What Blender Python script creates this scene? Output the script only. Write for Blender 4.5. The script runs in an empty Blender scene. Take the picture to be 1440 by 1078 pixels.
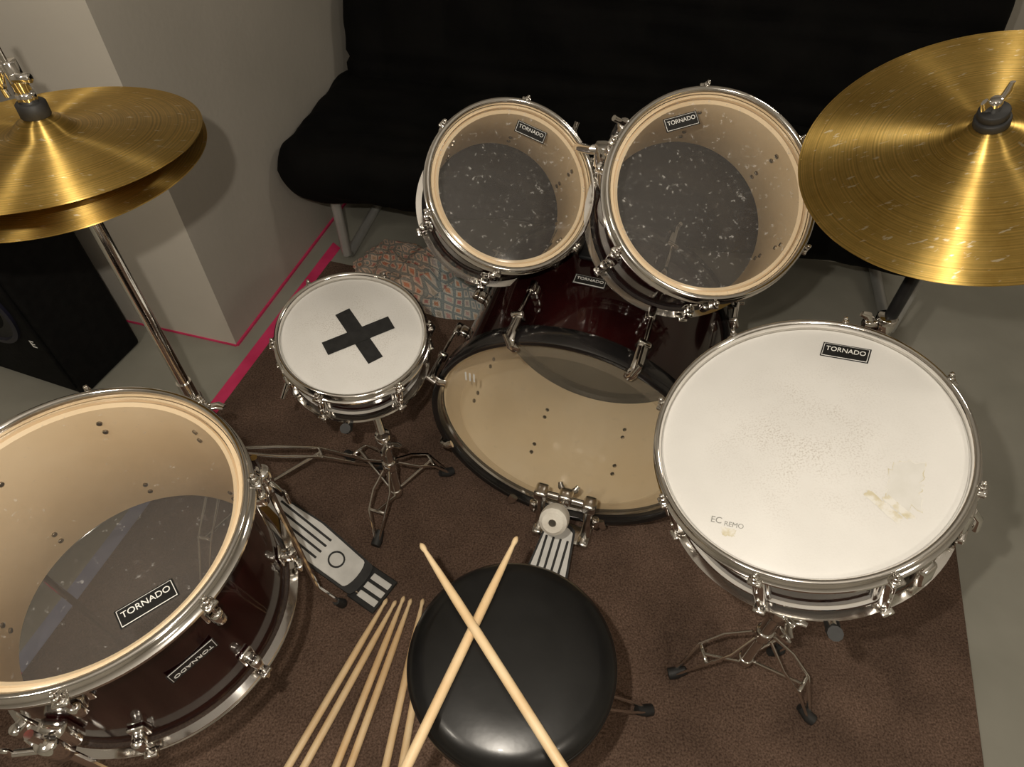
import bpy, bmesh, math, random
from mathutils import Vector, Matrix, noise
random.seed(4)
pi=math.pi
V=Vector
scene=bpy.context.scene
COL=scene.collection
# ---------------------------------------------------------------- materials
def newmat(name):
    m=bpy.data.materials.new(name);m.use_nodes=True
    nt=m.node_tree;b=nt.nodes["Principled BSDF"]
    return m,nt,b
def N(nt,t,**kw):
    n=nt.nodes.new(t)
    for k,v in kw.items():
        if hasattr(n,k): setattr(n,k,v)
        else: n.inputs[k].default_value=v
    return n
def ramp(nt,fac,stops):
    r=nt.nodes.new("ShaderNodeValToRGB")
    el=r.color_ramp.elements
    while len(el)<len(stops): el.new(.5)
    for e,(p,c) in zip(el,stops):
        e.position=p;e.color=(*c,1) if len(c)==3 else c
    nt.links.new(fac,r.inputs[0]);return r
def noisy(name,c1,c2,scale=8,rough=.6,metal=0,bump=0,bscale=None,detail=6,coat=0,spec=.5,lo=.35,hi=.65):
    m,nt,b=newmat(name)
    tc=N(nt,"ShaderNodeTexCoord");n=N(nt,"ShaderNodeTexNoise")
    n.inputs["Scale"].default_value=scale;n.inputs["Detail"].default_value=detail
    nt.links.new(tc.outputs["Object"],n.inputs["Vector"])
    r=ramp(nt,n.outputs["Fac"],[(lo,c1),(hi,c2)])
    nt.links.new(r.outputs[0],b.inputs["Base Color"])
    b.inputs["Roughness"].default_value=rough;b.inputs["Metallic"].default_value=metal
    b.inputs["Coat Weight"].default_value=coat
    b.inputs["Specular IOR Level"].default_value=spec
    if bump:
        n2=N(nt,"ShaderNodeTexNoise");n2.inputs["Scale"].default_value=bscale or scale*6;n2.inputs["Detail"].default_value=4
        nt.links.new(tc.outputs["Object"],n2.inputs["Vector"])
        bp=N(nt,"ShaderNodeBump");bp.inputs["Strength"].default_value=bump;bp.inputs["Distance"].default_value=.01
        nt.links.new(n2.outputs["Fac"],bp.inputs["Height"]);nt.links.new(bp.outputs[0],b.inputs["Normal"])
    return m
chrome=noisy("chrome",(.80,.78,.75),(.92,.90,.87),12,.10,1)
chrome_dull=noisy("chrome_worn",(.55,.52,.48),(.8,.78,.74),30,.2,1)
black_metal=noisy("black_metal",(.012,.012,.013),(.03,.03,.03),20,.3,.3)
rubber=noisy("rubber",(.012,.012,.012),(.025,.025,.025),40,.6)
wrap=noisy("burgundy_lacquer",(.010,.002,.002),(.026,.004,.004),6,.10,0,coat=.5)
cream=noisy("maple_interior",(.80,.63,.41),(.92,.76,.54),5,.55,0,bump=.03,bscale=40)
cream_k=noisy("bass_interior",(.90,.75,.52),(.96,.83,.62),5,.5,0,bump=.03,bscale=40)
hoopblack=noisy("black_lacquer_hoop",(.008,.008,.008),(.018,.016,.016),10,.18,0,coat=.5)
tapeblack=noisy("gaffer_tape",(.006,.006,.006),(.015,.015,.015),60,.6,bump=.1,bscale=200)
whiteprint=noisy("white_print",(.75,.75,.72),(.85,.85,.82),30,.5)
blackprint=noisy("badge_black",(.008,.008,.008),(.014,.014,.014),30,.35)
greyprint=noisy("grey_print",(.2,.2,.19),(.35,.35,.33),60,.5)
vinyl=noisy("black_vinyl",(.005,.005,.005),(.010,.010,.010),12,.30,0,bump=.05,bscale=18,coat=.1)
wood=noisy("hickory",(.80,.55,.29),(.92,.72,.45),14,.45,0)
felt=noisy("beater_felt",(.72,.68,.6),(.85,.82,.74),30,.8,bump=.2,bscale=200)
pedalwhite=noisy("pedal_plate",(.62,.62,.6),(.78,.78,.76),20,.4)
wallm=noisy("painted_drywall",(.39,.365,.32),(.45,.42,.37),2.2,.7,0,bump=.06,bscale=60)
wall_lit=noisy("painted_drywall_lit",(.62,.58,.51),(.68,.64,.565),2.2,.6,0,bump=.04,bscale=60)  # lit copy of the drywall, stronger flash light put into the colour
ceilm=noisy("ceiling_paint",(.65,.63,.6),(.7,.68,.65),2,.8)
floorm=noisy("painted_concrete",(.26,.255,.215),(.34,.33,.285),3,.4,0,bump=.05,bscale=20)
pink=noisy("pink_tape",(.62,.03,.12),(.75,.05,.17),14,.5)
yellow=noisy("yellow_tape",(.75,.6,.05),(.85,.7,.1),14,.5)
bluet=noisy("blue_tape",(.20,.23,.40),(.32,.35,.52),14,.5)
futon_m=noisy("black_futon_fabric",(.0015,.0015,.0015),(.0040,.0038,.0035),6,.85,0,bump=.35,bscale=14,spec=.12)
frame_m=noisy("grey_tube",(.42,.42,.4),(.52,.52,.5),10,.35,.3)
spk_m=noisy("speaker_vinyl",(.003,.003,.003),(.006,.006,.006),40,.75,bump=.1,bscale=150,spec=.15)
cone_m=noisy("speaker_cone",(.006,.006,.007),(.013,.013,.015),10,.5)
ring_m=noisy("surround_rubber",(.008,.008,.016),(.016,.016,.035),10,.4)
darkbolt=noisy("bolt",(.2,.17,.13),(.4,.36,.3),50,.3,1)
def head_mat(name,wear):
    m,nt,b=newmat(name)
    tc=N(nt,"ShaderNodeTexCoord")
    n=N(nt,"ShaderNodeTexNoise",Scale=9.,Detail=6.);nt.links.new(tc.outputs["Object"],n.inputs["Vector"])
    r=ramp(nt,n.outputs["Fac"],[(.3,(.65,.64,.615)),(.7,(.72,.71,.685))])
    n2=N(nt,"ShaderNodeTexNoise",Scale=420.,Detail=3.);nt.links.new(tc.outputs["Object"],n2.inputs["Vector"])
    n3=N(nt,"ShaderNodeTexNoise",Scale=22.,Detail=4.);nt.links.new(tc.outputs["Object"],n3.inputs["Vector"])
    sk=ramp(nt,n2.outputs["Fac"],[(.48,(0,0,0)),(.66,(1,1,1))])
    pt=ramp(nt,n3.outputs["Fac"],[(.34,(0,0,0)),(.6,(1,1,1))])
    ln=N(nt,"ShaderNodeVectorMath",operation='LENGTH');nt.links.new(tc.outputs["Object"],ln.inputs[0])
    rad=ramp(nt,ln.outputs["Value"],[(.03,(1,1,1)),(.14,(.08,.08,.08))])
    a=N(nt,"ShaderNodeMath",operation='MULTIPLY');nt.links.new(sk.outputs[0],a.inputs[0]);nt.links.new(pt.outputs[0],a.inputs[1])
    c=N(nt,"ShaderNodeMath",operation='MULTIPLY');nt.links.new(a.outputs[0],c.inputs[0]);nt.links.new(rad.outputs[0],c.inputs[1])
    d=N(nt,"ShaderNodeMath",operation='MULTIPLY');nt.links.new(c.outputs[0],d.inputs[0]);d.inputs[1].default_value=wear
    mx=N(nt,"ShaderNodeMix",data_type='RGBA');nt.links.new(d.outputs[0],mx.inputs[0]);nt.links.new(r.outputs[0],mx.inputs[6]);mx.inputs[7].default_value=(.36,.31,.26,1)
    nt.links.new(mx.outputs[2],b.inputs["Base Color"]);b.inputs["Roughness"].default_value=.5
    bp=N(nt,"ShaderNodeBump");bp.inputs["Strength"].default_value=.03;bp.inputs["Distance"].default_value=.01
    nt.links.new(n2.outputs["Fac"],bp.inputs["Height"]);nt.links.new(bp.outputs[0],b.inputs["Normal"])
    return m
white_head=head_mat("coated_white_head",.55)
def rug_mat():
    m,nt,b=newmat("brown_carpet")
    tc=N(nt,"ShaderNodeTexCoord")
    n=N(nt,"ShaderNodeTexNoise",Scale=260.,Detail=3.);nt.links.new(tc.outputs["Object"],n.inputs["Vector"])
    n2=N(nt,"ShaderNodeTexNoise",Scale=7.,Detail=5.);nt.links.new(tc.outputs["Object"],n2.inputs["Vector"])
    r=ramp(nt,n.outputs["Fac"],[(.3,(.073,.046,.034)),(.7,(.198,.135,.104))])
    r2=ramp(nt,n2.outputs["Fac"],[(.35,(.75,.74,.73)),(.65,(1.14,1.12,1.10))])
    mx=N(nt,"ShaderNodeMix",data_type='RGBA',blend_type='MULTIPLY');mx.inputs[0].default_value=1
    nt.links.new(r.outputs[0],mx.inputs[6]);nt.links.new(r2.outputs[0],mx.inputs[7])
    nt.links.new(mx.outputs[2],b.inputs["Base Color"]);b.inputs["Roughness"].default_value=.95
    b.inputs["Specular IOR Level"].default_value=.1
    bp=N(nt,"ShaderNodeBump");bp.inputs["Strength"].default_value=.5;bp.inputs["Distance"].default_value=.006
    nt.links.new(n.outputs["Fac"],bp.inputs["Height"]);nt.links.new(bp.outputs[0],b.inputs["Normal"])
    return m
rugm=rug_mat()
def clear_mat(name,haze,tint,hazecol=(.8,.78,.74),scratch=.25,scale=55.,lo=.60):
    m=bpy.data.materials.new(name);m.use_nodes=True;nt=m.node_tree;nt.nodes.clear()
    out=N(nt,"ShaderNodeOutputMaterial")
    tr=N(nt,"ShaderNodeBsdfTransparent");tr.inputs[0].default_value=(*tint,1)
    df=N(nt,"ShaderNodeBsdfDiffuse");df.inputs[0].default_value=(*hazecol,1)
    gl=N(nt,"ShaderNodeBsdfGlossy");gl.inputs["Roughness"].default_value=.12
    tc=N(nt,"ShaderNodeTexCoord")
    n=N(nt,"ShaderNodeTexNoise",Scale=scale,Detail=6.);n.inputs["Roughness"].default_value=.65;nt.links.new(tc.outputs["Object"],n.inputs["Vector"])
    r=ramp(nt,n.outputs["Fac"],[(lo,(0,0,0)),(lo+.10,(scratch,)*3)])
    ad=N(nt,"ShaderNodeMath",operation='ADD');ad.inputs[1].default_value=haze
    nt.links.new(r.outputs[0],ad.inputs[0])
    m1=N(nt,"ShaderNodeMixShader");nt.links.new(ad.outputs[0],m1.inputs[0]);nt.links.new(tr.outputs[0],m1.inputs[1]);nt.links.new(df.outputs[0],m1.inputs[2])
    lw=N(nt,"ShaderNodeLayerWeight");pw=N(nt,"ShaderNodeMath",operation='POWER');pw.inputs[1].default_value=4.
    nt.links.new(lw.outputs["Facing"],pw.inputs[0])
    ma=N(nt,"ShaderNodeMath",operation='MULTIPLY_ADD');ma.inputs[1].default_value=.6;ma.inputs[2].default_value=.03
    nt.links.new(pw.outputs[0],ma.inputs[0])
    m2=N(nt,"ShaderNodeMixShader");nt.links.new(ma.outputs[0],m2.inputs[0]);nt.links.new(m1.outputs[0],m2.inputs[1]);nt.links.new(gl.outputs[0],m2.inputs[2])
    nt.links.new(m2.outputs[0],out.inputs[0]);return m
clear_head=clear_mat("clear_drumhead",.04,(.97,.96,.94),scratch=.35,scale=120.,lo=.60)
clear_floor=clear_mat("clear_floor_drumhead",.035,(.97,.96,.94),scratch=.25,scale=110.,lo=.635)
reso_head=clear_mat("resonant_drumhead",.08,(.55,.53,.5),(.46,.43,.44),.1)
kick_clear=clear_mat("kick_clear_head",.10,(.98,.96,.92),(.92,.82,.64),.06)
def brass_mat():
    m,nt,b=newmat("lathed_brass")
    tc=N(nt,"ShaderNodeTexCoord");sp=N(nt,"ShaderNodeSeparateXYZ");nt.links.new(tc.outputs["Object"],sp.inputs[0])
    cx=N(nt,"ShaderNodeCombineXYZ");nt.links.new(sp.outputs[0],cx.inputs[0]);nt.links.new(sp.outputs[1],cx.inputs[1])
    ln=N(nt,"ShaderNodeVectorMath",operation='LENGTH');nt.links.new(cx.outputs[0],ln.inputs[0])
    c1=N(nt,"ShaderNodeCombineXYZ");nt.links.new(ln.outputs["Value"],c1.inputs[0])
    g=N(nt,"ShaderNodeTexNoise",Scale=420.,Detail=3.);nt.links.new(c1.outputs[0],g.inputs["Vector"])
    n=N(nt,"ShaderNodeTexNoise",Scale=9.,Detail=8.,Roughness=.7);nt.links.new(tc.outputs["Object"],n.inputs["Vector"])
    r=ramp(nt,n.outputs["Fac"],[(.3,(.62,.40,.10)),(.6,(.88,.61,.19)),(.8,(.93,.72,.33))])
    r2=ramp(nt,g.outputs["Fac"],[(.3,(.55,.55,.53)),(.7,(1.1,1.1,1.1))])
    mx=N(nt,"ShaderNodeMix",data_type='RGBA',blend_type='MULTIPLY');mx.inputs[0].default_value=1
    nt.links.new(r.outputs[0],mx.inputs[6]);nt.links.new(r2.outputs[0],mx.inputs[7])
    mp=N(nt,"ShaderNodeMapping");mp.inputs["Scale"].default_value=(60,170,60);mp.inputs["Rotation"].default_value=(0,0,.6);nt.links.new(tc.outputs["Object"],mp.inputs[0])
    sc=N(nt,"ShaderNodeTexNoise",Scale=1.,Detail=3.);nt.links.new(mp.outputs[0],sc.inputs["Vector"])
    sr=ramp(nt,sc.outputs["Fac"],[(.645,(0,0,0)),(.70,(.7,.7,.7))])
    m2=N(nt,"ShaderNodeMix",data_type='RGBA');nt.links.new(sr.outputs[0],m2.inputs[0]);nt.links.new(mx.outputs[2],m2.inputs[6]);m2.inputs[7].default_value=(.97,.88,.66,1)
    nt.links.new(m2.outputs[2],b.inputs["Base Color"])
    rr=N(nt,"ShaderNodeMapRange");rr.inputs[3].default_value=.33;rr.inputs[4].default_value=.46;nt.links.new(n.outputs["Fac"],rr.inputs[0]);nt.links.new(rr.outputs[0],b.inputs["Roughness"])
    b.inputs["Metallic"].default_value=1
    b.inputs["Anisotropic"].default_value=1.;b.inputs["Anisotropic Rotation"].default_value=.25
    tg=N(nt,"ShaderNodeTangent",direction_type='RADIAL',axis='Z');nt.links.new(tg.outputs[0],b.inputs["Tangent"])
    return m
brass=brass_mat()
def crochet_mat():
    m,nt,b=newmat("crochet_granny_squares")
    tc=N(nt,"ShaderNodeTexCoord")
    vo=N(nt,"ShaderNodeTexVoronoi",distance='CHEBYCHEV',Scale=13.);vo.inputs["Randomness"].default_value=.15
    nt.links.new(tc.outputs["UV"],vo.inputs["Vector"])
    sp=N(nt,"ShaderNodeSeparateColor");nt.links.new(vo.outputs["Color"],sp.inputs[0])
    cen=ramp(nt,sp.outputs[0],[(.0,(.85,.45,.28)),(.3,(.72,.34,.33)),(.5,(.85,.60,.56)),(.8,(.36,.50,.53)),(1,(.85,.64,.45))])
    mask=ramp(nt,vo.outputs["Distance"],[(.18,(1,1,1)),(.23,(0,0,0))])
    outr=ramp(nt,vo.outputs["Distance"],[(.23,(.88,.83,.76)),(.35,(.86,.81,.74)),(.40,(.34,.40,.42)),(.5,(.44,.50,.51))])
    mx=N(nt,"ShaderNodeMix",data_type='RGBA');nt.links.new(mask.outputs[0],mx.inputs[0])
    nt.links.new(outr.outputs[0],mx.inputs[6]);nt.links.new(cen.outputs[0],mx.inputs[7])
    sx=N(nt,"ShaderNodeSeparateXYZ");nt.links.new(tc.outputs["UV"],sx.inputs[0])
    wr=ramp(nt,sx.outputs[0],[(.0,(1.08,.86,.74)),(.12,(1,1,1))])
    m3=N(nt,"ShaderNodeMix",data_type='RGBA',blend_type='MULTIPLY');m3.inputs[0].default_value=1
    nt.links.new(mx.outputs[2],m3.inputs[6]);nt.links.new(wr.outputs[0],m3.inputs[7]);nt.links.new(m3.outputs[2],b.inputs["Base Color"])
    b.inputs["Roughness"].default_value=.95
    n=N(nt,"ShaderNodeTexVoronoi",Scale=120.);nt.links.new(tc.outputs["UV"],n.inputs["Vector"])
    bp=N(nt,"ShaderNodeBump");bp.inputs["Strength"].default_value=.8;bp.inputs["Distance"].default_value=.008
    nt.links.new(n.outputs["Distance"],bp.inputs["Height"]);nt.links.new(bp.outputs[0],b.inputs["Normal"])
    return m
crochet=crochet_mat()
# ---------------------------------------------------------------- geometry helpers
def frame(p,n,spin=0):
    n=V(n).normalized();x=V((1,0,0));x=(x-n*x.dot(n)).normalized();y=n.cross(x)
    m=Matrix((( x.x,y.x,n.x,p[0]),(x.y,y.y,n.y,p[1]),(x.z,y.z,n.z,p[2]),(0,0,0,1)))
    return m@Matrix.Rotation(spin,4,'Z')
def T(x,y,z): return Matrix.Translation((x,y,z))
def RZ(a): return Matrix.Rotation(a,4,'Z')
def RX(a): return Matrix.Rotation(a,4,'X')
def RY(a): return Matrix.Rotation(a,4,'Y')
I=Matrix.Identity(4)
WM={}
def empty(name,M):
    o=bpy.data.objects.new(name,None);COL.objects.link(o)
    if not isinstance(M,Matrix): M=T(*M)
    o.matrix_world=M;o.empty_display_size=.05;WM[o.name]=M.copy();return o
class B:
    """accumulates parts of one mesh"""
    def __init__(s,name,mat,parent=None,world=False):
        s.name=name;s.mat=mat;s.p=parent;s.world=world;s.v=[];s.f=[]
    def add(s,vs,fs,M=I):
        o=len(s.v);s.v+=[M@V(v) for v in vs];s.f+=[tuple(i+o for i in f) for f in fs];return s
    def lathe(s,prof,M=I,seg=64,closed=False):
        vs=[];n=len(prof);fs=[]
        for k in range(seg):
            a=2*pi*k/seg;c,sn=math.cos(a),math.sin(a)
            for r,z in prof: vs.append((r*c,r*sn,z))
        for k in range(seg):
            k2=(k+1)%seg
            for i in range(n if closed else n-1):
                j=(i+1)%n
                fs.append((k*n+i,k2*n+i,k2*n+j,k*n+j))
        bm=bmesh.new();bv=[bm.verts.new(v) for v in vs]
        for f in fs: bm.faces.new([bv[i] for i in f])
        bmesh.ops.remove_doubles(bm,verts=bm.verts,dist=1e-6)
        bmesh.ops.recalc_face_normals(bm,faces=bm.faces)
        s.addbm(bm,M);return s
    def addbm(s,bm,M=I):
        bm.verts.index_update();s.add([v.co.copy() for v in bm.verts],[[v.index for v in f.verts] for f in bm.faces],M);bm.free();return s
    def box(s,size,M=I,bev=0,seg=2):
        bm=bmesh.new();bmesh.ops.create_cube(bm,size=1)
        bmesh.ops.scale(bm,vec=size,verts=bm.verts)
        if bev: bmesh.ops.bevel(bm,geom=list(bm.edges),offset=bev,segments=seg,affect='EDGES',profile=.5)
        return s.addbm(bm,M)
    def cyl(s,r,h,M=I,seg=20,r2=None):
        r2=r if r2 is None else r2
        b=min(r,h)*.12
        return s.lathe([(0,-h/2),(r-b,-h/2),(r,-h/2+b),(r2,h/2-b),(r2-b,h/2),(0,h/2)],M,seg)
    def sweep(s,pts,r,M=I,n=10,flat=None,closed=False):
        pts=[V(p) for p in pts];m=len(pts)
        if not isinstance(r,(list,tuple)): r=[r]*m
        vs=[];up=None
        for i,p in enumerate(pts):
            if closed: t=(pts[(i+1)%m]-pts[i-1]).normalized()
            else: t=(pts[min(i+1,m-1)]-pts[max(i-1,0)]).normalized()
            if up is None:
                up=t.orthogonal() if abs(t.z)>.9 else V((0,0,1))
            up=(up-t*up.dot(t)).normalized();sd=t.cross(up)
            for k in range(n):
                a=2*pi*k/n;cu=math.cos(a)*r[i];cs=math.sin(a)*r[i]
                if flat: cs*=flat
                vs.append(p+up*cu+sd*cs)
        fs=[]
        for i in range(m if closed else m-1):
            j=(i+1)%m
            for k in range(n):
                k2=(k+1)%n;fs.append((i*n+k,i*n+k2,j*n+k2,j*n+k))
        if not closed:
            fs.append(tuple(range(n-1,-1,-1)));fs.append(tuple((m-1)*n+k for k in range(n)))
        return s.add(vs,fs,M)
    def done(s,angle=35,smooth=True):
        me=bpy.data.meshes.new(s.name)
        vs=s.v
        if s.world and s.p is not None:
            Mi=WM[s.p.name].inverted();vs=[Mi@v for v in vs]
        me.from_pydata([tuple(v) for v in vs],[],s.f);me.update()
        if smooth:
            me.polygons.foreach_set("use_smooth",[True]*len(me.polygons))
            try: me.set_sharp_from_angle(angle=math.radians(angle))
            except Exception: pass
        me.materials.append(s.mat)
        o=bpy.data.objects.new(s.name,me);COL.objects.link(o)
        if s.p is not None: o.parent=s.p
        return o
def text(name,body,size,M,mat,parent,extrude=.0004):
    c=bpy.data.curves.new(name,"FONT");c.body=body;c.size=size;c.extrude=extrude;c.align_x='CENTER';c.align_y='CENTER'
    o=bpy.data.objects.new(name+"_c",c);COL.objects.link(o)
    bpy.context.view_layer.update()
    me=bpy.data.meshes.new_from_object(o.evaluated_get(bpy.context.evaluated_depsgraph_get()))
    bpy.data.objects.remove(o)
    me.materials.clear();me.materials.append(mat)
    me.transform(M)
    t=bpy.data.objects.new(name,me);COL.objects.link(t);t.parent=parent;return t
def badge(parent,M,w=.055,h=.02,sub=True,nm="badge"):
    B(nm+"_edge",blackprint,parent).box((w*1.06,h*1.14,.0008),M@T(0,0,.0004),.0003,1).done()
    B(nm+"_rim",whiteprint,parent).box((w,h,.0010),M@T(0,0,.0006),.0003,1).done()
    B(nm+"_plate",blackprint,parent).box((w*.975,h*.93,.0010),M@T(0,0,.0010),.0003,1).done()
    text(nm+"_text","TORNADO",w*.175,M@T(0,h*.08 if sub else 0,.0017),whiteprint,parent,.0002)
# ---------------------------------------------------------------- drums
def hoop_prof(R,s=1):
    p=[(R-.009,.001),(R-.006,.004),(R-.002,.004),(R+.000,.001),(R-.004,-.002),(R-.006,-.006),(R-.005,-.010),(R+.003,-.013),(R+.0035,-.0165),(R-.008,-.0175),(R-.009,-.012)]
    return [(r,z*s) for r,z in p]
def drum(name,p,n,R,depth,nl,head,spin=0,lugrot=0,longlug=False,bot=None,inner=True):
    M=frame(p,n,spin);E=empty(name,M)
    rs=R-.016
    B("hoop_batter",chrome,E).lathe(hoop_prof(R),seg=96,closed=True).done(60)
    B("hoop_resonant",chrome,E).lathe([(r,-depth-z) for r,z in hoop_prof(R)],seg=96,closed=True).done(60)
    B("shell",wrap,E).lathe([(rs,-.014),(rs,-depth+.014)],seg=96).done()
    B("shell_interior",cream,E).lathe([(rs,-.014),(rs-.003,-.010),(rs-.008,-.014),(rs-.008,-depth+.014),(rs-.004,-depth+.01),(rs,-depth+.014)],seg=96).done(50)
    B("batter_head",head,E).lathe([(0,-.005),(rs-.004,-.005),(rs+.004,-.0075),(rs+.008,-.014)],seg=96).done()
    B("head_collar",cream if head is not white_head else white_head,E).lathe([(rs+.0005,-.0068),(rs+.006,-.010),(rs+.0062,-.016),(rs+.001,-.016)],seg=96,closed=True).done()
    B("resonant_head",bot or reso_head,E).lathe([(0,-depth+.006),(rs-.003,-depth+.006),(rs+.005,-depth+.012)],seg=96).done()
    L=B("lugs",chrome,E);D=B("interior_bolts",darkbolt,E);K=B("tension_rods",chrome,E)
    for i in range(nl):
        a=lugrot+2*pi*i/nl;A=RZ(a)
        for s in (0,1):
            F=A if s==0 else A@T(0,0,-depth)@Matrix.Scale(-1,4,V((0,0,1)))
            K.box((.014,.017,.006),F@T(R+.004,0,-.014),.002)
            K.cyl(.0045,.010,F@T(R+.004,0,-.005),12)
            K.cyl(.0065,.003,F@T(R+.004,0,-.0105),12)
            K.box((.0055,.0055,.009),F@T(R+.004,0,.0035),.001,1)
            zl=-min(.05,depth/2-.012)
            K.cyl(.0028,abs(zl)-.005,F@T(R+.004,0,(zl-.016)/2),8)
            if not longlug:
                L.cyl(.0075,.024,F@T(R+.002,0,zl),14)
                L.box((.022,.016,.020),F@T(rs+.009,0,zl-.002),.005,3)
                L.box((.006,.022,.032),F@T(rs+.003,0,zl-.004),.0025,2)
            if inner:
                D.cyl(.004,.004,F@T(rs-.009,0,zl+.008)@RY(pi/2),8)
                D.cyl(.004,.004,F@T(rs-.009,0,zl-.012)@RY(pi/2),8)
        if longlug:
            L.box((.018,.016,depth-.056),A@T(rs+.011,0,-depth/2),.006,3)
            L.box((.006,.02,depth-.044),A@T(rs+.003,0,-depth/2),.0025,2)
    L.done(50);D.done();K.done(50)
    return E,M,rs
# rack toms
nL=V((.219,-.637,.739)).normalized();nR=V((.07,-.618,.783)).normalized()
tomL,ML,rL=drum("rack_tom",(.002,1.079,.747),nL,.158,.185,6,clear_head,lugrot=.35)
badge(tomL,T(.034,.100,-.0045)@RZ(math.radians(-20)))
tomR,MR,rR=drum("rack_tom",(.325,.958,.811),nR,.177,.185,6,clear_head,lugrot=.55)
badge(tomR,T(-.048,.118,-.0045)@RZ(math.radians(17)))
# floor tom
fC=V((-.531,.414,.716))
ftom,MF,rF=drum("floor_tom",fC,(0.02,-.02,1),.207,.27,8,clear_floor,lugrot=.30)
badge(ftom,T(.121,-.101,-.0045)@RZ(math.radians(38)),.062,.022)
ang=math.radians(-42)
badge(ftom,RZ(ang)@T(rF+.0004,0,-.115)@RY(pi/2)@RZ(-pi/2),.06,.022,nm="shell_badge")
B("vent_grommet",chrome_dull,ftom).lathe([(.004,0),(.010,0),(.010,.003),(.005,.004)],RZ(math.radians(35))@T(rF-.008,0,-.07)@RY(-pi/2),20,True).done()
Lg=B("legs",chrome,ftom);Rb=B("leg_tips",rubber,ftom);Bk=B("leg_brackets",chrome,ftom);H=fC.z
for deg in (44,-91,165):
    A=RZ(math.radians(deg))
    Bk.box((.022,.034,.055),A@T(rF+.010,0,-.15),.007,3)
    Bk.cyl(.013,.05,A@T(rF+.026,0,-.15),16)
    Bk.sweep([(rF+.03,-.014,-.15),(rF+.034,-.045,-.15)],.0045,A)
    Bk.box((.006,.012,.03),A@T(rF+.034,-.05,-.15),.0028,2)
    Lg.sweep([(rF+.026,0,-.09),(rF+.026,0,-H+.16),(rF+.030,0,-H+.14),(rF+.055,0,-H+.029)],.0055,A)
    Rb.sweep([(rF+.048,0,-H+.055),(rF+.055,0,-H+.034),(rF+.058,0,-H+.024)],[.008,.010,.011],A)
Lg.done();Rb.done();Bk.done(50)
# big snare
nS=V((-.324,-.093,.942)).normalized();cS=V((.382,.528,.726))
snR,MS,rS=drum("snare_drum",cS,nS,.195,.145,8,white_head,lugrot=.28,longlug=True,bot=white_head,inner=False)
badge(snR,T(.083,.124,-.0045)@RZ(math.radians(-27)),.058,.021)
St=B("strainer",chrome,snR)
A=RZ(math.radians(-32))
St.box((.02,.03,.06),A@T(rS+.013,0,-.07),.006,3);St.sweep([(rS+.02,0,-.05),(rS+.030,.004,-.075),(rS+.032,.006,-.11)],.005,A)
St.box((.012,.035,.012),A@T(rS+.02,0,-.115),.003)
A=RZ(math.radians(-58));St.box((.018,.026,.05),A@T(rS+.012,0,-.085),.006,3)
St.done(50)
residue=noisy("tape_residue",(.58,.53,.38),(.72,.705,.66),70,.5,lo=.4,hi=.55)
torn=noisy("torn_coating",(.63,.62,.58),(.68,.67,.64),50,.55)
def patch(b,c,w,h,rot,z=-.0046,n=56,seed=0):
    vs=[(0,0,0)]
    for i in range(n):
        a=2*pi*i/n;k=min(w/abs(math.cos(a)+1e-6),h/abs(math.sin(a)+1e-6))*(.85+.4*noise.noise(V((math.cos(a)*4+seed,math.sin(a)*4,seed))))
        vs.append((k*math.cos(a),k*math.sin(a),0))
    b.add(vs,[(0,i+1,(i+1)%n+1) for i in range(n)],T(c[0],c[1],z)@RZ(rot))
pr=B("torn_patch_edge",residue,snR);patch(pr,(.096,-.080),.0214,.0365,-.35,z=-.0047,seed=3);pr.done()
pr=B("torn_patch",torn,snR);patch(pr,(.096,-.080),.020,.035,-.35,z=-.0044,seed=3);pr.done()
pr=B("tape_residue",residue,snR)
patch(pr,(.066,-.104),.006,.028,.55,z=-.0041,seed=6);patch(pr,(.081,-.108),.005,.022,.55,z=-.0041,seed=9);patch(pr,(-.116,-.112),.010,.006,-.3,z=-.0045,seed=8)
pr.done()
text("head_mark","REMO",.009,T(-.108,-.104,-.0045)@RZ(-.35),greyprint,snR,.0001)
text("head_mark_sub","EC",.012,T(-.128,-.094,-.0045)@RZ(-.35),greyprint,snR,.0001)
# small snare
nP=V((.09,-.19,.975)).normalized();cP=V((-.3,.909,.541))
snS,MP,rP=drum("snare_drum",cP,nP,.142,.095,6,white_head,lugrot=.2,longlug=True,bot=white_head,inner=False)
tp=B("tape_cross",tapeblack,snS)
for k,(a,l) in enumerate(((math.radians(-55),.128),(math.radians(30),.134))):
    tp.box((l,.030,.0008),T(.012,-.004,-.0042+k*.0008)@RZ(a))
tp.done(smooth=False)
St=B("strainer",chrome,snS);A=RZ(math.radians(-140));St.box((.02,.028,.045),A@T(rP+.012,0,-.05),.006,3)
St.sweep([(rP+.02,0,-.04),(rP+.04,.01,-.06)],.005,A);St.done(50)
# ---------------------------------------------------------------- kick
RUG=.012
kC=V((.112,.843,.304));kn=V((-.315,-.949,0.0)).normalized()
MK=frame(kC,kn);kick=empty("bass_drum",MK)
up_ang=pi/2
RK=.288;rk=.278;dK=.35
for nm,z0 in (("hoop_batter",-.02),("hoop_front",-dK-.02)):
    B(nm,hoopblack,kick).lathe([(RK-.011,z0+.0),(RK-.011,z0+.042),(RK-.008,z0+.045),(RK+.001,z0+.045),(RK+.003,z0+.042),(RK+.003,z0+.003),(RK,z0),(RK-.008,z0)],seg=128,closed=True).done(50)
B("shell",wrap,kick).lathe([(rk,-.018),(rk,-dK+.018)],seg=128).done()
B("shell_interior",cream_k,kick).lathe([(rk,-.018),(rk-.003,-.008),(rk-.009,-.014),(rk-.009,-dK+.014),(rk,-dK+.018)],seg=128).done(50)
B("batter_head",kick_clear,kick).lathe([(0,.004),(rk-.02,.004),(rk-.006,.002),(rk+.001,-.006)],seg=128).done()
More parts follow.
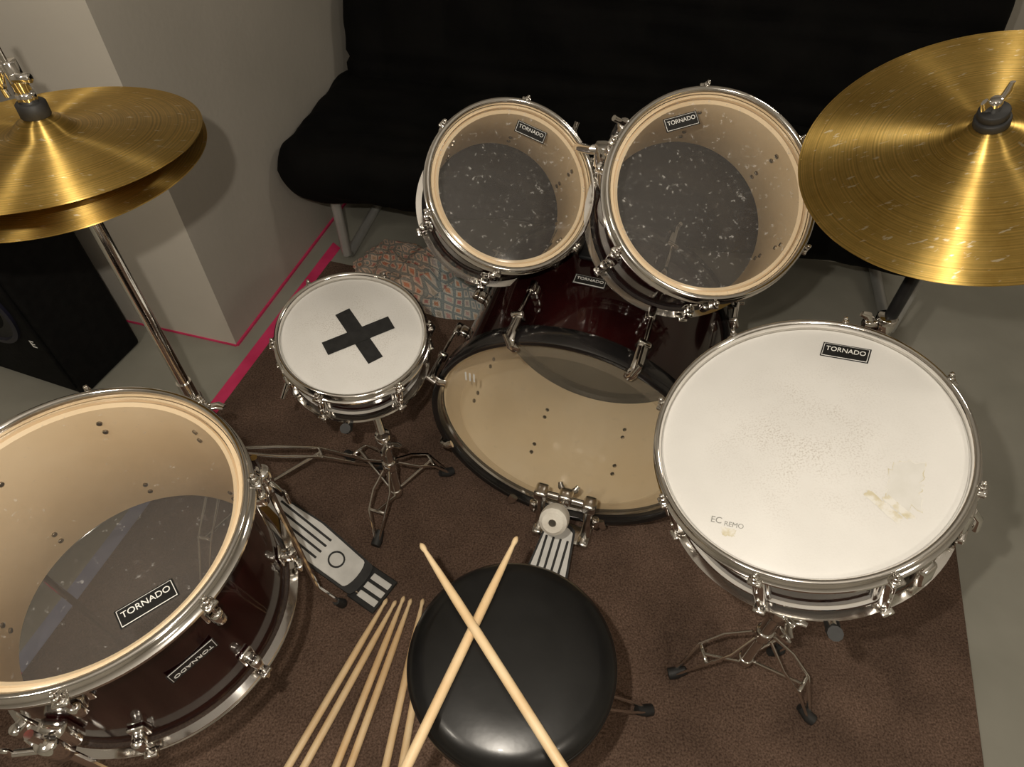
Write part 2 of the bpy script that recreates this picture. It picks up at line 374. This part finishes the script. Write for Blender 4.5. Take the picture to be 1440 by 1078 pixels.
B("head_ring",chrome,kick).lathe([(rk-.004,.001),(rk+.001,.008),(rk+.004,.006),(rk+.002,-.004)],seg=128,closed=True).done()
B("front_head",hoopblack,kick).lathe([(0,-dK-.004),(rk-.008,-dK-.004),(rk,-dK+.004)],seg=128).done()
B("muffle_ring",clear_mat("ring_film",.10,(.96,.94,.91),(.88,.78,.62),.0),kick).lathe([(rk-.045,.0045),(rk-.012,.0045)],seg=128).done()
Cw=B("tension_claws",chrome,kick);Lk=B("lugs",chrome,kick);Db=B("interior_bolts",darkbolt,kick)
for i in range(8):
    a=up_ang+pi/8+2*pi*i/8;A=RZ(a)
    for s in (0,1):
        F=A if s==0 else A@T(0,0,-dK)@Matrix.Scale(-1,4,V((0,0,1)))
        Cw.sweep([(RK-.016,0,.027),(RK-.004,0,.031),(RK+.010,0,.028),(RK+.014,0,.01),(RK+.014,0,-.028)],.006,F,8,flat=1.7)
        Cw.box((.02,.026,.012),F@T(RK+.014,0,-.03),.004)
        Cw.cyl(.0035,.11,F@T(RK+.016,0,-.065),10)
        if math.cos(a-up_ang)>0.3:
            Cw.sweep([(RK+.016,0,-.03),(RK+.017,0,.035)],.005,F)
            Cw.sweep([(RK+.030,-.0,.033),(RK+.002,0,.037)],.0045,F)
        else: Cw.cyl(.006,.014,F@T(RK+.016,0,-.018),6)
        Lk.cyl(.008,.03,F@T(RK+.012,0,-.115),14)
        Lk.box((.02,.018,.026),F@T(rk+.008,0,-.118),.005,3)
        for q in (-.105,-.13): Db.cyl(.005,.004,F@T(rk-.010,0,q)@RY(pi/2),8)
Cw.done(50);Lk.done(50);Db.done()
Wk=MK.inverted()
sp=B("spurs",chrome,kick,True);st=B("spur_tips",rubber,kick,True)
kx=V((.949,-.315,0));ka=-kn
for s in (-1,1):
    b0=kC+ka*.27+kx*s*.27+V((0,0,-.03));b1=kC+ka*.36+kx*s*.40;b1.z=.045
    sp.sweep([b0,b1],.007);st.sweep([b1,b1+(b1-b0).normalized()*.022],[.010,.011])
    sp.box((.03,.03,.05),T(*b0),.008)
sp.done();st.done()
Mb=Wk@(T(.150,1.005,kC.z+rk+.0006)@RZ(-.32))
badge(kick,Mb,.06,.024)
text("head_mark","III",.035,T(-.205,.115,.0055),whiteprint,kick,.0002)
# tom holder
tmount=empty("tom_holder",(.172,1.10,.583))
tb=B("holder_tubes",chrome,tmount,True);tk=B("holder_brackets",black_metal,tmount,True);tc_=B("holder_clamps",chrome,tmount,True)
tb.sweep([(.172,1.10,.585),(.168,1.115,.78)],.0125,n=16)
tk.box((.06,.08,.01),T(.172,1.10,.588)@RZ(-.32),.004)
tc_.cyl(.018,.05,T(.172,1.10,.612),18);tc_.box((.04,.02,.03),T(.195,1.09,.612),.005)
tc_.cyl(.02,.045,T(.168,1.117,.785),18)
for Mt_,rr,sx in ((ML,rL,1),(MR,rR,-1)):
    a=math.radians(42) if sx>0 else math.radians(138)
    loc=Mt_@RZ(a)@V((rr+.012,0,-.06))
    j=V((.168+sx*-.022,1.117,.795))
    tb.sweep([V((.168,1.117,.795)),j,loc],.009,n=12)
    Mq=Mt_@RZ(a)@T(rr+.010,0,-.06)
    tc_.box((.022,.045,.06),Mq,.006,3)
    tc_.cyl(.011,.065,Mq@T(.012,0,0),14)
    tk.box((.012,.02,.05),Mq@T(.018,0,0),.004)
    tc_.sweep([Mq@V((.012,.0,.03)),Mq@V((.03,.012,.045))],.005)
tb.done();tk.done(50);tc_.done(50)
# ---------------------------------------------------------------- stand helpers
def tripod(ch,rb,hub,feet,ztop,zlow,double=True,r=.0055,spread=1.):
    hub=V(hub)
    for f in feet:
        f=V(f);d=(V((f.x,f.y,0))-V((hub.x,hub.y,0)));L=d.length;d.normalize();s=V((-d.y,d.x,0))
        top=V((hub.x,hub.y,ztop))+d*.018;foot=V((f.x,f.y,RUG+.015))
        mid=top.lerp(foot,.5)+V((0,0,.012))+d*.02
        low=V((hub.x,hub.y,zlow))+d*.016
        if double:
            for q in (-1,1):
                ch.sweep([top+s*q*.006,top.lerp(mid,.5)+s*q*.014*spread,mid+s*q*.014*spread,mid.lerp(foot,.6)+s*q*.010,foot+s*q*.004],r*.75,n=8,flat=.6)
        else: ch.sweep([top,mid,foot],r,n=8)
        ch.sweep([low+s*.004,mid],r*.7,n=8)
        ch.cyl(.004,.034,T(*mid)@Matrix.Rotation(math.atan2(s.y,s.x),4,'Z')@RY(pi/2),8)
        rb.sweep([foot-d*.022+V((0,0,.012)),foot,foot+d*.012+V((0,0,-.002))],[.008,.012,.011],n=10)
    ch.cyl(.016,.035,T(hub.x,hub.y,ztop),16);ch.cyl(.015,.022,T(hub.x,hub.y,zlow),16)
def wing(ch,M,s=1):
    ch.cyl(.006*s,.016*s,M@T(0,0,.008*s),12)
    for q in (-1,1): ch.sweep([(q*.004*s,0,.008*s),(q*.014*s,0,.016*s),(q*.017*s,0,.024*s)],[.005*s,.006*s,.004*s],M,8,flat=.5)
def basket(ch,rb,top,Md,R,depth,rot):
    top=V(top)
    for i in range(3):
        a=rot+2*pi*i/3
        e0=Md@V((.035*math.cos(a),.035*math.sin(a),-depth-.03))
        e1=Md@V(((R-.02)*math.cos(a),(R-.02)*math.sin(a),-depth-.012))
        e2=Md@V(((R+.008)*math.cos(a),(R+.008)*math.sin(a),-depth+.006))
        ch.sweep([top,e0,e1,e2],[.006,.006,.005,.005],n=8)
        rb.sweep([e1,Md@V(((R+.012)*math.cos(a),(R+.012)*math.sin(a),-depth-.006)),e2+(e2-e1)*.4],[.009,.010,.010],n=10)
for (cx,cy,top,Md,R,dp,feet,zt,zl,rot) in (
  (.462,.47,(.44,.50,.56),MS,.195,.145,[(.327,.455,0),(.574,.374,0),(.545,.50,0)],.20,.07,-1.62),
  (-.275,.862,(-.30,.915,.415),MP,.142,.095,[(-.157,.935,0),(-.309,.748,0),(-.41,.985,0)],.17,.06,.5)):
    E=empty("snare_stand",(cx,cy,0));ch=B("stand_metal",chrome,E,True);rb=B("rubber_parts",rubber,E,True)
    tripod(ch,rb,(cx,cy,0),feet,zt,zl,spread=1.4)
    ch.sweep([(cx,cy,.045),(cx,cy,zt+.1)],.0125,n=16)
    ch.cyl(.017,.03,T(cx,cy,zt+.1),16)
    ch.sweep([(cx,cy,zt+.1),V(top)-V((0,0,.04)),top],.0095,n=14)
    wing(ch,T(cx,cy,zt+.1)@RZ(.6)@RX(pi/2)@T(0,0,.014),1.2)
    ch.cyl(.018,.03,T(*top)@RX(.3),16);wing(ch,T(*top)@RX(pi/2)@T(0,0,.012),1.3)
    basket(ch,rb,top,Md,R,dp,rot)
    ch.done(50);rb.done(50)
# ---------------------------------------------------------------- cymbals
def cym_prof(R,h):
    th=.0016
    rb_=R*.22
    pts=[(.006,h+.018),(rb_*.35,h+.017),(rb_*.65,h+.012),(rb_*.9,h+.003),(rb_*1.05,h-.001)]
    for k in range(1,9):
        t=k/8;r=rb_*1.05+(R-rb_*1.05)*t;pts.append((r,(h-.001)*(1-t**1.25)))
    return pts+[(r,z-th) for r,z in reversed(pts)]
cc=V((.654,.862,.95));cn=V((-.369,-.131,.92)).normalized()
E=empty("crash_cymbal_on_stand",(cc.x,cc.y,0))
MCw=frame(cc,cn)
o=B("cymbal",brass,E).lathe(cym_prof(.240,.022),seg=128,closed=True).done(60);o.matrix_local=WM[E.name].inverted()@MCw
ch=B("stand_metal",chrome,E,True);rb=B("rubber_parts",rubber,E,True)
base=V((cc.x,cc.y,0))
tripod(ch,rb,base,[(base.x-.16,base.y-.12,0),(base.x+.05,base.y-.19,0),(base.x+.03,base.y+.2,0)],.42,.12,r=.006)
tilt=MCw@V((0,0,-.015))
blk=B("stand_pole",black_metal,E,True)
ch.sweep([(base.x,base.y,.06),(base.x,base.y,.46)],.0135,n=16)
ch.sweep([(base.x,base.y,.46),(tilt.x,tilt.y,.61)],.0135,n=16)
blk.sweep([(tilt.x,tilt.y,.61),(tilt.x,tilt.y,tilt.z-.03)],.011,n=16)
for z in (.40,.61): ch.cyl(.018,.035,T(base.x,base.y,z),16);wing(ch,T(base.x,base.y,z)@RY(-pi/2)@T(0,0,.015),1.4)
ch.sweep([tilt-V((0,0,.03)),MCw@V((0,0,-.005)),MCw@V((0,0,.075))],[.010,.006,.0045],n=12)
rb.cyl(.022,.012,MCw@T(0,0,.044),20);rb.cyl(.018,.014,MCw@T(0,0,.030),20)
rb.cyl(.019,.012,MCw@T(0,0,.056),20)
wing(ch,MCw@T(0,0,.058)@RZ(.5),1.3)
ch.done(50);rb.done(50);blk.done()
# hi-hat
hc=V((-.605,.822,0))
E=empty("hi_hat_cymbals_on_stand",hc);Ei=WM[E.name].inverted()
prof=cym_prof(.191,.016)
zb=.958;zt_=.980
o=B("bottom_cymbal",brass,E).lathe(prof,seg=128,closed=True).done(60);o.matrix_local=Ei@frame((hc.x,hc.y,zb),(.0,.02,1))@RX(pi)
Mt_=frame((hc.x,hc.y,zt_),(-.01,.10,1));o=B("top_cymbal",brass,E).lathe(prof,seg=128,closed=True).done(60);o.matrix_local=Ei@Mt_
ch=B("stand_metal",chrome,E,True);rb=B("rubber_parts",rubber,E,True)
x,y=hc.x,hc.y
ch.sweep([(x,y,.03),(x,y,.50)],.0135,n=16);ch.sweep([(x,y,.50),(x,y,zb-.03)],.0105,n=16)
ch.sweep([(x,y,zb-.05),(x,y,1.13)],.0035,n=10)
ch.cyl(.018,.035,T(x,y,.44),16);wing(ch,T(x,y,.44)@RZ(.9)@RX(pi/2)@T(0,0,.016),1.6)
ch.cyl(.018,.02,T(x,y,zb-.045),16);rb.cyl(.019,.01,T(x,y,zb-.028),16)
Mv=T(x,y,zt_)
rb.cyl(.018,.020,Mt_@T(0,0,.042),20);ch.cyl(.010,.05,Mv@T(0,.004,.078),14)
ch.cyl(.013,.014,Mv@T(0,.004,.058),6)
ch.cyl(.006,.03,Mv@T(-.014,-.004,.088)@RY(.3),10);ch.cyl(.006,.022,Mv@T(.012,-.004,.085)@RY(pi/2),10)
ch.sweep([Mv@V((-.020,0,.06)),Mv@V((-.024,0,.11))],.004)
tripod(ch,rb,(x,y,0),[(-.325,.955,0),(-.80,1.02,0),(-.66,.60,0)],.27,.10,r=.0065)
ch.box((.06,.05,.02),T(x+.02,y-.015,RUG+.012),.005)
pa=V((-.560,.800,.115));pb=V((-.335,.655,.028))
ch.sweep([(x,y,.15),pa+V((0,0,.01))],.005)
for q in (-.03,.03): ch.sweep([(x+.02,y-.015+q*.6,RUG+.014),(pb.x,pb.y+q,RUG+.010)],.0035,n=8)
def pedal_plate(E,pa,pb,w):
    d=(pb-pa);yaw=math.atan2(d.y,d.x);pitch=math.atan2(-d.z,math.hypot(d.x,d.y));LL=d.length
    Mx=T(*((pa+pb)/2))@RZ(yaw)@RY(pitch)
    b=B("footboard_edge",rubber,E,True)
    L2=LL/2
    def outline(s,l):
        pts=[]
        for k in range(0,9):
            a=-pi/2+pi*k/8
            pts.append((L2*l-.0+(.012*math.cos(a)),w*.42*s*math.sin(a)))
        pts+= [(0,w*.5*s),(-L2*l,w*.36*s),(-L2*l-.01,w*.2*s),(-L2*l-.01,-w*.2*s),(-L2*l,-w*.36*s),(0,-w*.5*s)]
        return pts
    def slab(bb,pts,z0,z1):
        n=len(pts);bb.add([(p[0],p[1],z0) for p in pts]+[(p[0],p[1],z1) for p in pts],[tuple(range(n-1,-1,-1)),tuple(range(n,2*n))]+[(i,(i+1)%n,(i+1)%n+n,i+n) for i in range(n)],Mx)
    slab(b,outline(1,1),-.005,.001);b.done(30)
    wbd=B("footboard",pedalwhite,E,True);slab(wbd,[(p[0]*.90-L2*.04,p[1]*.88) for p in outline(1,1)],.001,.004);wbd.done(30)
    k=B("footboard_grips",rubber,E,True)
    for q in (-1.5,-.5,.5,1.5):
        k.box((LL*.52,w*.055,.002),Mx@T(-L2*.26,q*w*.17,.005),.0008,1)
    k.lathe([(w*.16,0),(w*.20,0),(w*.20,.002),(w*.16,.002)],Mx@T(L2*.52,0,.004),20,True)
    k.box((.075,w*.9,.006),Mx@T(L2+.035,0,-.001)@RY(-pitch*.9),.002,1)
    k.done(40)
    hp=B("heel_plate",pedalwhite,E,True)
    for q in (-1,0,1): hp.box((.05,w*.16,.003),Mx@T(L2+.04,q*w*.24,.003)@RY(-pitch*.9),.001,1)
    hp.done()
pedal_plate(E,pa,pb,.095)
ch.done(50);rb.done(50)
# ---------------------------------------------------------------- kick pedal
E=empty("bass_drum_pedal",(.098,.79,0))
ch=B("pedal_frame",chrome_dull,E,True)
ax=V((.949,-.315,0));fw=V((-.315,-.949,0))
c0=V((.116,.776,0))
for s in (-1,1):
    b_=c0+ax*s*.054
    ch.sweep([b_+V((0,0,.025)),b_+V((0,0,.10)),b_+V((0,0,.165))],[.012,.009,.012],n=12)
    ch.box((.03,.035,.03),T(b_.x,b_.y,.165)@RZ(-.32),.008,3)
    ch.box((.026,.06,.02),T(b_.x,b_.y,.026)@RZ(-.32),.006,2)
    ch.cyl(.008,.03,T(*(b_+ax*s*.018+V((0,0,.10)))),12)
ch.sweep([c0+ax*-.062+V((0,0,.165)),c0+ax*.062+V((0,0,.165))],.0075,n=14)
ch.cyl(.018,.02,T(c0.x,c0.y,.165)@RZ(-.32)@RY(pi/2),20)
ch.box((.03,.03,.035),T(c0.x,c0.y,.17)@RZ(-.32),.006)
ch.box((.13,.05,.010),T(c0.x,c0.y,.020)@RZ(-.32),.003)
bt=c0+fw*.100+V((0.0,0,.245));sh0=V((c0.x,c0.y,.165))
ch.sweep([sh0-(bt-sh0)*.22,sh0,bt],.0035,n=10)
wing(ch,T(*(sh0-(bt-sh0)*.1))@RZ(-.3)@RX(-.8),1.2)
ch.sweep([V((c0.x,c0.y,.15))+fw*.018,V((c0.x,c0.y,.075))+fw*.02],.004)
ch.done(50)
axs=(bt-sh0).normalized()
fb=B("beater",felt,E,True);Mbt=frame(bt,axs)
fb.lathe([(0,-.022),(.021,-.022),(.028,-.016),(.0295,0),(.028,.016),(.021,.022),(0,.022)],Mbt,32);fb.done(40)
bc=B("beater_core",chrome,E,True);bc.cyl(.008,.05,Mbt,12);bc.done(40)
pedal_plate(E,c0+fw*.02+V((0,0,.075)),c0+fw*.27+V((0,0,.028)),.095)
# ---------------------------------------------------------------- stool
E=empty("drum_stool",(0,.345,0))
zt=.452
B("seat",vinyl,E).lathe([(0,zt),(.04,zt-.0001),(.08,zt-.0006),(.125,zt-.003),(.143,zt-.009),(.1515,zt-.020),(.1525,zt-.026),(.1505,zt-.030),(.1525,zt-.034),(.152,zt-.06),(.146,zt-.072),(.13,zt-.075),(0,zt-.075)],seg=96).done(60)
B("seat_piping",vinyl,E).lathe([(.1505+.0032*math.cos(a),zt-.0245+.0032*math.sin(a)) for a in [k*pi/4 for k in range(8)]],seg=96,closed=True).done(80)
ch=B("stand_metal",chrome,E,True);rb=B("rubber_parts",rubber,E,True)
ch.sweep([(0,.345,.04),(0,.345,.38)],.0125,n=16);ch.cyl(.04,.02,T(0,.345,.372),24)
tripod(ch,rb,(0,.345,0),[(.262,.385,0),(-.16,.52,0),(-.13,.14,0)],.24,.08)
ch.done(50);rb.done(50)
# ---------------------------------------------------------------- sticks
def stick(a,b,L=.406):
    a=V(a);b=V(b);d=(b-a).normalized()
    E=empty("drumstick",a)
    prof=[(0,.001),(.003,.0032),(.007,.0046),(.012,.0044),(.017,.0034),(.03,.0042),(.06,.0055),(.11,.0070),(.2,.0074),(.36,.0074),(.396,.0073),(.402,.0064),(.406,.003)]
    B("stick",wood,E,True).sweep([a+d*(s*L/.406) for s,_ in prof],[r for _,r in prof],n=16).done(60)
    return E
stick((-.1436,.508,.476),(.064,.198,.468))
stick((.0083,.528,.4605),(-.137,.198,.4600))
k=1.43/1.45;zz=RUG+.0085
for (p,q) in (((-.275,.622),(-.423,.292)),((-.255,.618),(-.393,.292)),((-.238,.628),(-.333,.292)),((-.222,.622),(-.306,.292)),((-.196,.622),(-.239,.292)),((-.178,.60),(-.208,.292))):
    stick((p[0]*k,p[1]*k,zz),(q[0]*k,q[1]*k,zz))
# ---------------------------------------------------------------- room
th=math.radians(16);e=V((math.cos(th),-math.sin(th),0));g=V((math.sin(th),math.cos(th),0))
def prism(name,pts,z0,z1,mat,parent=None):
    b=B(name,mat);n=len(pts)
    b.add([(p[0],p[1],z0) for p in pts]+[(p[0],p[1],z1) for p in pts],[tuple(range(n-1,-1,-1)),tuple(range(n,2*n))]+[(i,(i+1)%n,(i+1)%n+n,i+n) for i in range(n)])
    o=b.done(smooth=False);o.parent=parent;return o
def EG(a,b): p=e*a+g*b;return (p.x,p.y)
K=V((-.809,1.394,0));Ke,Kg=K.dot(e),K.dot(g)
HC=2.45
back=2.75;right=2.3;left=-2.3;front=-2.2
prism("floor",[EG(left-.1,front-.1),EG(right+.1,front-.1),EG(right+.1,back+.1),EG(left-.1,back+.1)],-.06,0,floorm)
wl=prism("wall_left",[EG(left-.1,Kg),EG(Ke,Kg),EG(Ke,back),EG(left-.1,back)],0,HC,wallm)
wl.data.materials.append(wall_lit);wl.data.polygons[2].material_index=1  # face turned to the flash: its extra brightness is painted in
prism("wall_back",[EG(left-.1,back),EG(right+.1,back),EG(right+.1,back+.1),EG(left-.1,back+.1)],0,HC,wallm)
prism("wall_right",[EG(right,front),EG(right+.1,front),EG(right+.1,back),EG(right,back)],0,HC,wallm)
prism("wall_side",[EG(left-.1,front),EG(left,front),EG(left,Kg),EG(left-.1,Kg)],0,HC,wallm)
prism("wall_front",[EG(left-.1,front-.1),EG(right+.1,front-.1),EG(right+.1,front),EG(left-.1,front)],0,HC,wallm)
prism("ceiling",[EG(left-.1,front-.1),EG(right+.1,front-.1),EG(right+.1,back+.1),EG(left-.1,back+.1)],HC,HC+.06,ceilm)
t2=math.radians(17);e2=V((math.cos(t2),-math.sin(t2),0));g2=V((math.sin(t2),math.cos(t2),0))
def EG2(a,b): p=e2*a+g2*b;return (p.x,p.y)
b=B("area_rug",rugm);
c=(e2*(-.1635)+g2*.46);b.box((1.853,2.116,RUG),T(c.x,c.y,RUG/2)@RZ(-t2),.004,2);b.done()
prism("floor_tape",[EG2(-1.132,.80),EG2(-1.095,.80),EG2(-1.095,1.60),EG2(-1.132,1.62)],0,.0012,pink)
prism("floor_tape",[EG2(-1.132,.15),EG2(-1.095,.15),EG2(-1.095,.80),EG2(-1.132,.80)],0,.0012,bluet)
prism("floor_tape",[EG2(-1.132,-.6),EG2(-1.095,-.6),EG2(-1.095,.15),EG2(-1.132,.15)],0,.0012,pink)
prism("floor_tape",[EG2(-1.19,-.6),EG2(-1.15,-.6),EG2(-1.15,.15),EG2(-1.19,.15)],0,.0012,yellow)
prism("trim_1",[EG(Ke,Kg),EG(Ke+.006,Kg),EG(Ke+.006,back),EG(Ke,back)],0,.008,pink)
prism("trim_2",[EG(Ke-.6,Kg-.004),EG(Ke,Kg-.004),EG(Ke,Kg),EG(Ke-.6,Kg)],0,.005,pink)
# ---------------------------------------------------------------- futon
tf=math.radians(12)
FL=V((-.695,1.735,0))
E=empty("futon_sofa",T(*FL)@RZ(-tf))
def softbox(name,size,rad,M,mat,amp=.012,cell=.02,quilt=None,seed=0):
    w,d,h=size
    nx,ny,nz=[max(2,int(s/cell)) for s in size]
    bm=bmesh.new();grid={}
    def vert(i,j,k):
        key=(i,j,k)
        if key in grid: return grid[key]
        p=V(((i/nx-.5)*w,(j/ny-.5)*d,(k/nz-.5)*h))
        q=V((max(-w/2+rad,min(w/2-rad,p.x)),max(-d/2+rad,min(d/2-rad,p.y)),max(-h/2+rad,min(h/2-rad,p.z))))
        dd=p-q
        if dd.length>1e-6: nrm=dd.normalized();p=q+nrm*rad
        else: nrm=V((0,0,1))
        a=noise.noise(V((p.x*2.2+seed,p.y*4,p.z*4)))*amp+noise.noise(V((p.x*7+seed,p.y*9,p.z*9)))*amp*.7-abs(noise.noise(V((p.x*4+p.z*3,p.y*12+seed,p.z*10))))*amp*1.3
        if quilt:
            fx=abs(((p.x/quilt)%1)-.5)*2;fy=abs((((p.y if h<d else p.z)/quilt)%1)-.5)*2
            a-= .012*max(0,(fx-.84)/.16)+.012*max(0,(fy-.84)/.16)
        p=p+nrm*a
        grid[key]=bm.verts.new(p);return grid[key]
    for k in (0,nz):
        for i in range(nx):
            for j in range(ny): bm.faces.new([vert(i,j,k),vert(i+1,j,k),vert(i+1,j+1,k),vert(i,j+1,k)])
    for j in (0,ny):
        for i in range(nx):
            for k in range(nz): bm.faces.new([vert(i,j,k),vert(i+1,j,k),vert(i+1,j,k+1),vert(i,j,k+1)])
    for i in (0,nx):
        for j in range(ny):
            for k in range(nz): bm.faces.new([vert(i,j,k),vert(i,j+1,k),vert(i,j+1,k+1),vert(i,j,k+1)])
    bmesh.ops.recalc_face_normals(bm,faces=bm.faces)
    return B(name,mat,E).addbm(bm,M).done(80)
W=1.93
softbox("seat_mattress",(W,.62,.18),.075,T(W/2,.30,.35),futon_m,.018,.018,seed=2)
softbox("back_mattress",(W-.06,.16,.62),.065,T(W/2+.03,.60,.66)@RX(-.28),futon_m,.014,.018,quilt=.20,seed=9)
fr=B("frame_tubes",frame_m,E)
for xx in (.14,W-.1):
    fr.sweep([(xx,.08,.24),(xx,.08,.03),(xx,.10,.016),(xx,.62,.016),(xx,.65,.03),(xx,.72,.60)],.016,n=12)
fr.sweep([(.05,.10,.245),(W-.05,.10,.245)],.014,n=12);fr.sweep([(.05,.5,.245),(W-.05,.5,.245)],.014,n=12)
fr.done()
# ---------------------------------------------------------------- crochet blanket
E=empty("crochet_blanket",(-.245,1.672,0))
bm=bmesh.new();uvl=bm.loops.layers.uv.new("UVMap")
nx,ny=150,80;gv=[]
ux=V((.93,-.33,0));uy=V((.33,.93,0))
for i in range(nx+1):
    row=[]
    for j in range(ny+1):
        u=i/nx*2-1;v=j/ny*2-1
        rr=max(abs(u),abs(v));l=math.hypot(u,v) or 1
        uu=u/l*rr;vv=v/l*rr
        ang=math.atan2(vv,uu);wob=1+.22*noise.noise(V((math.cos(ang)*1.7,math.sin(ang)*1.7,3)))+.10*noise.noise(V((math.cos(ang)*5,math.sin(ang)*5,1)))
        px=uu*.29*wob;py=vv*.14*wob
        edge=max(0,1-rr**4)
        sx=px+.05*noise.noise(V((px*6,py*6,5)));sy=py+.05*noise.noise(V((px*6,py*6,15)))
        rid=1-abs(noise.noise(V((sx*8,sy*13,4))))*2.6
        rid2=1-abs(noise.noise(V((sx*17,sy*19,8))))*2.4
        h=.016+edge*(.038+.03*noise.noise(V((sx*4,sy*7,0)))+.042*rid+.010*rid2)
        if rr>.985: h=.013
        p=ux*px+uy*py;row.append((bm.verts.new((p.x,p.y,max(.013,h))),(uu*.80+noise.noise(V((px*4,py*4,7)))*.10+h*.8,vv*.42+noise.noise(V((px*4,py*4,17)))*.10+h*1.0)))
    gv.append(row)
for i in range(nx):
    for j in range(ny):
        q=[gv[i][j],gv[i+1][j],gv[i+1][j+1],gv[i][j+1]]
        f=bm.faces.new([a[0] for a in q]);f.smooth=True
        for lp,a in zip(f.loops,q): lp[uvl].uv=a[1]
me=bpy.data.meshes.new("blanket_folds");bm.to_mesh(me);bm.free();me.materials.append(crochet)
o=bpy.data.objects.new("blanket_folds",me);COL.objects.link(o);o.parent=E
# ---------------------------------------------------------------- speaker
ts=math.radians(20)
FR=V((-1.17,1.20,0));Msp=T(*FR)@RZ(-ts)
E=empty("floor_speaker",Msp)
B("cabinet",spk_m,E).box((.34,.22,1.05),T(-.17,.11,.525),.012,3).done()
B("grille",spk_m,E).box((.31,.012,.99),T(-.17,-.004,.525),.005,2).done()
for z,r in ((.30,.125),(.62,.125)):
    B("woofer_surround",ring_m,E).lathe([(r,0),(r,.008),(r-.012,.010),(r-.016,.002)],T(-.17,-.010,z)@RX(pi/2),64,True).done()
    B("woofer_cone",cone_m,E).lathe([(r-.014,.003),(r*.4,-.003),(r*.35,.004),(0,.010)],T(-.17,-.010,z)@RX(pi/2),64).done()
B("tweeter",cone_m,E).lathe([(.04,0),(.04,.006),(.02,.003),(0,.010)],T(-.17,-.010,.86)@RX(pi/2),40).done()
text("speaker_logo","E",.034,T(-.045,-.0108,.20)@RX(pi/2),whiteprint,E,.0005)
# ---------------------------------------------------------------- camera + light
cam=bpy.data.cameras.new("camera");co=bpy.data.objects.new("camera",cam);COL.objects.link(co)
co.location=(0,0,1.45);co.rotation_euler=(pi/2-math.atan(1116/960),0,0)
cam.sensor_width=36;cam.lens=24;cam.clip_start=.02;scene.camera=co
def light(name,kind,loc,power,size,col,rot=(0,0,0)):
    l=bpy.data.lights.new(name,kind);l.energy=power;l.color=col
    if kind=='AREA': l.size=size
    else: l.shadow_soft_size=size
    o=bpy.data.objects.new(name,l);COL.objects.link(o);o.location=loc;o.rotation_euler=rot;return o
light("phone_flash",'POINT',(-.08,.05,1.50),31,.008,(1,.91,.78))
light("ceiling_lamp",'AREA',(1.1,-1.2,2.40),12,.25,(1,.89,.74))
light("ceiling_lamp.001",'AREA',(-1.2,-.4,2.40),10,.25,(1,.90,.76))
light("ceiling_lamp.002",'AREA',(1.5,1.5,2.40),7,.25,(1,.90,.76))
w=bpy.data.worlds.new("world");scene.world=w;w.use_nodes=True
w.node_tree.nodes["Background"].inputs[0].default_value=(.5,.47,.42,1);w.node_tree.nodes["Background"].inputs[1].default_value=.3
scene.view_settings.view_transform='Standard'
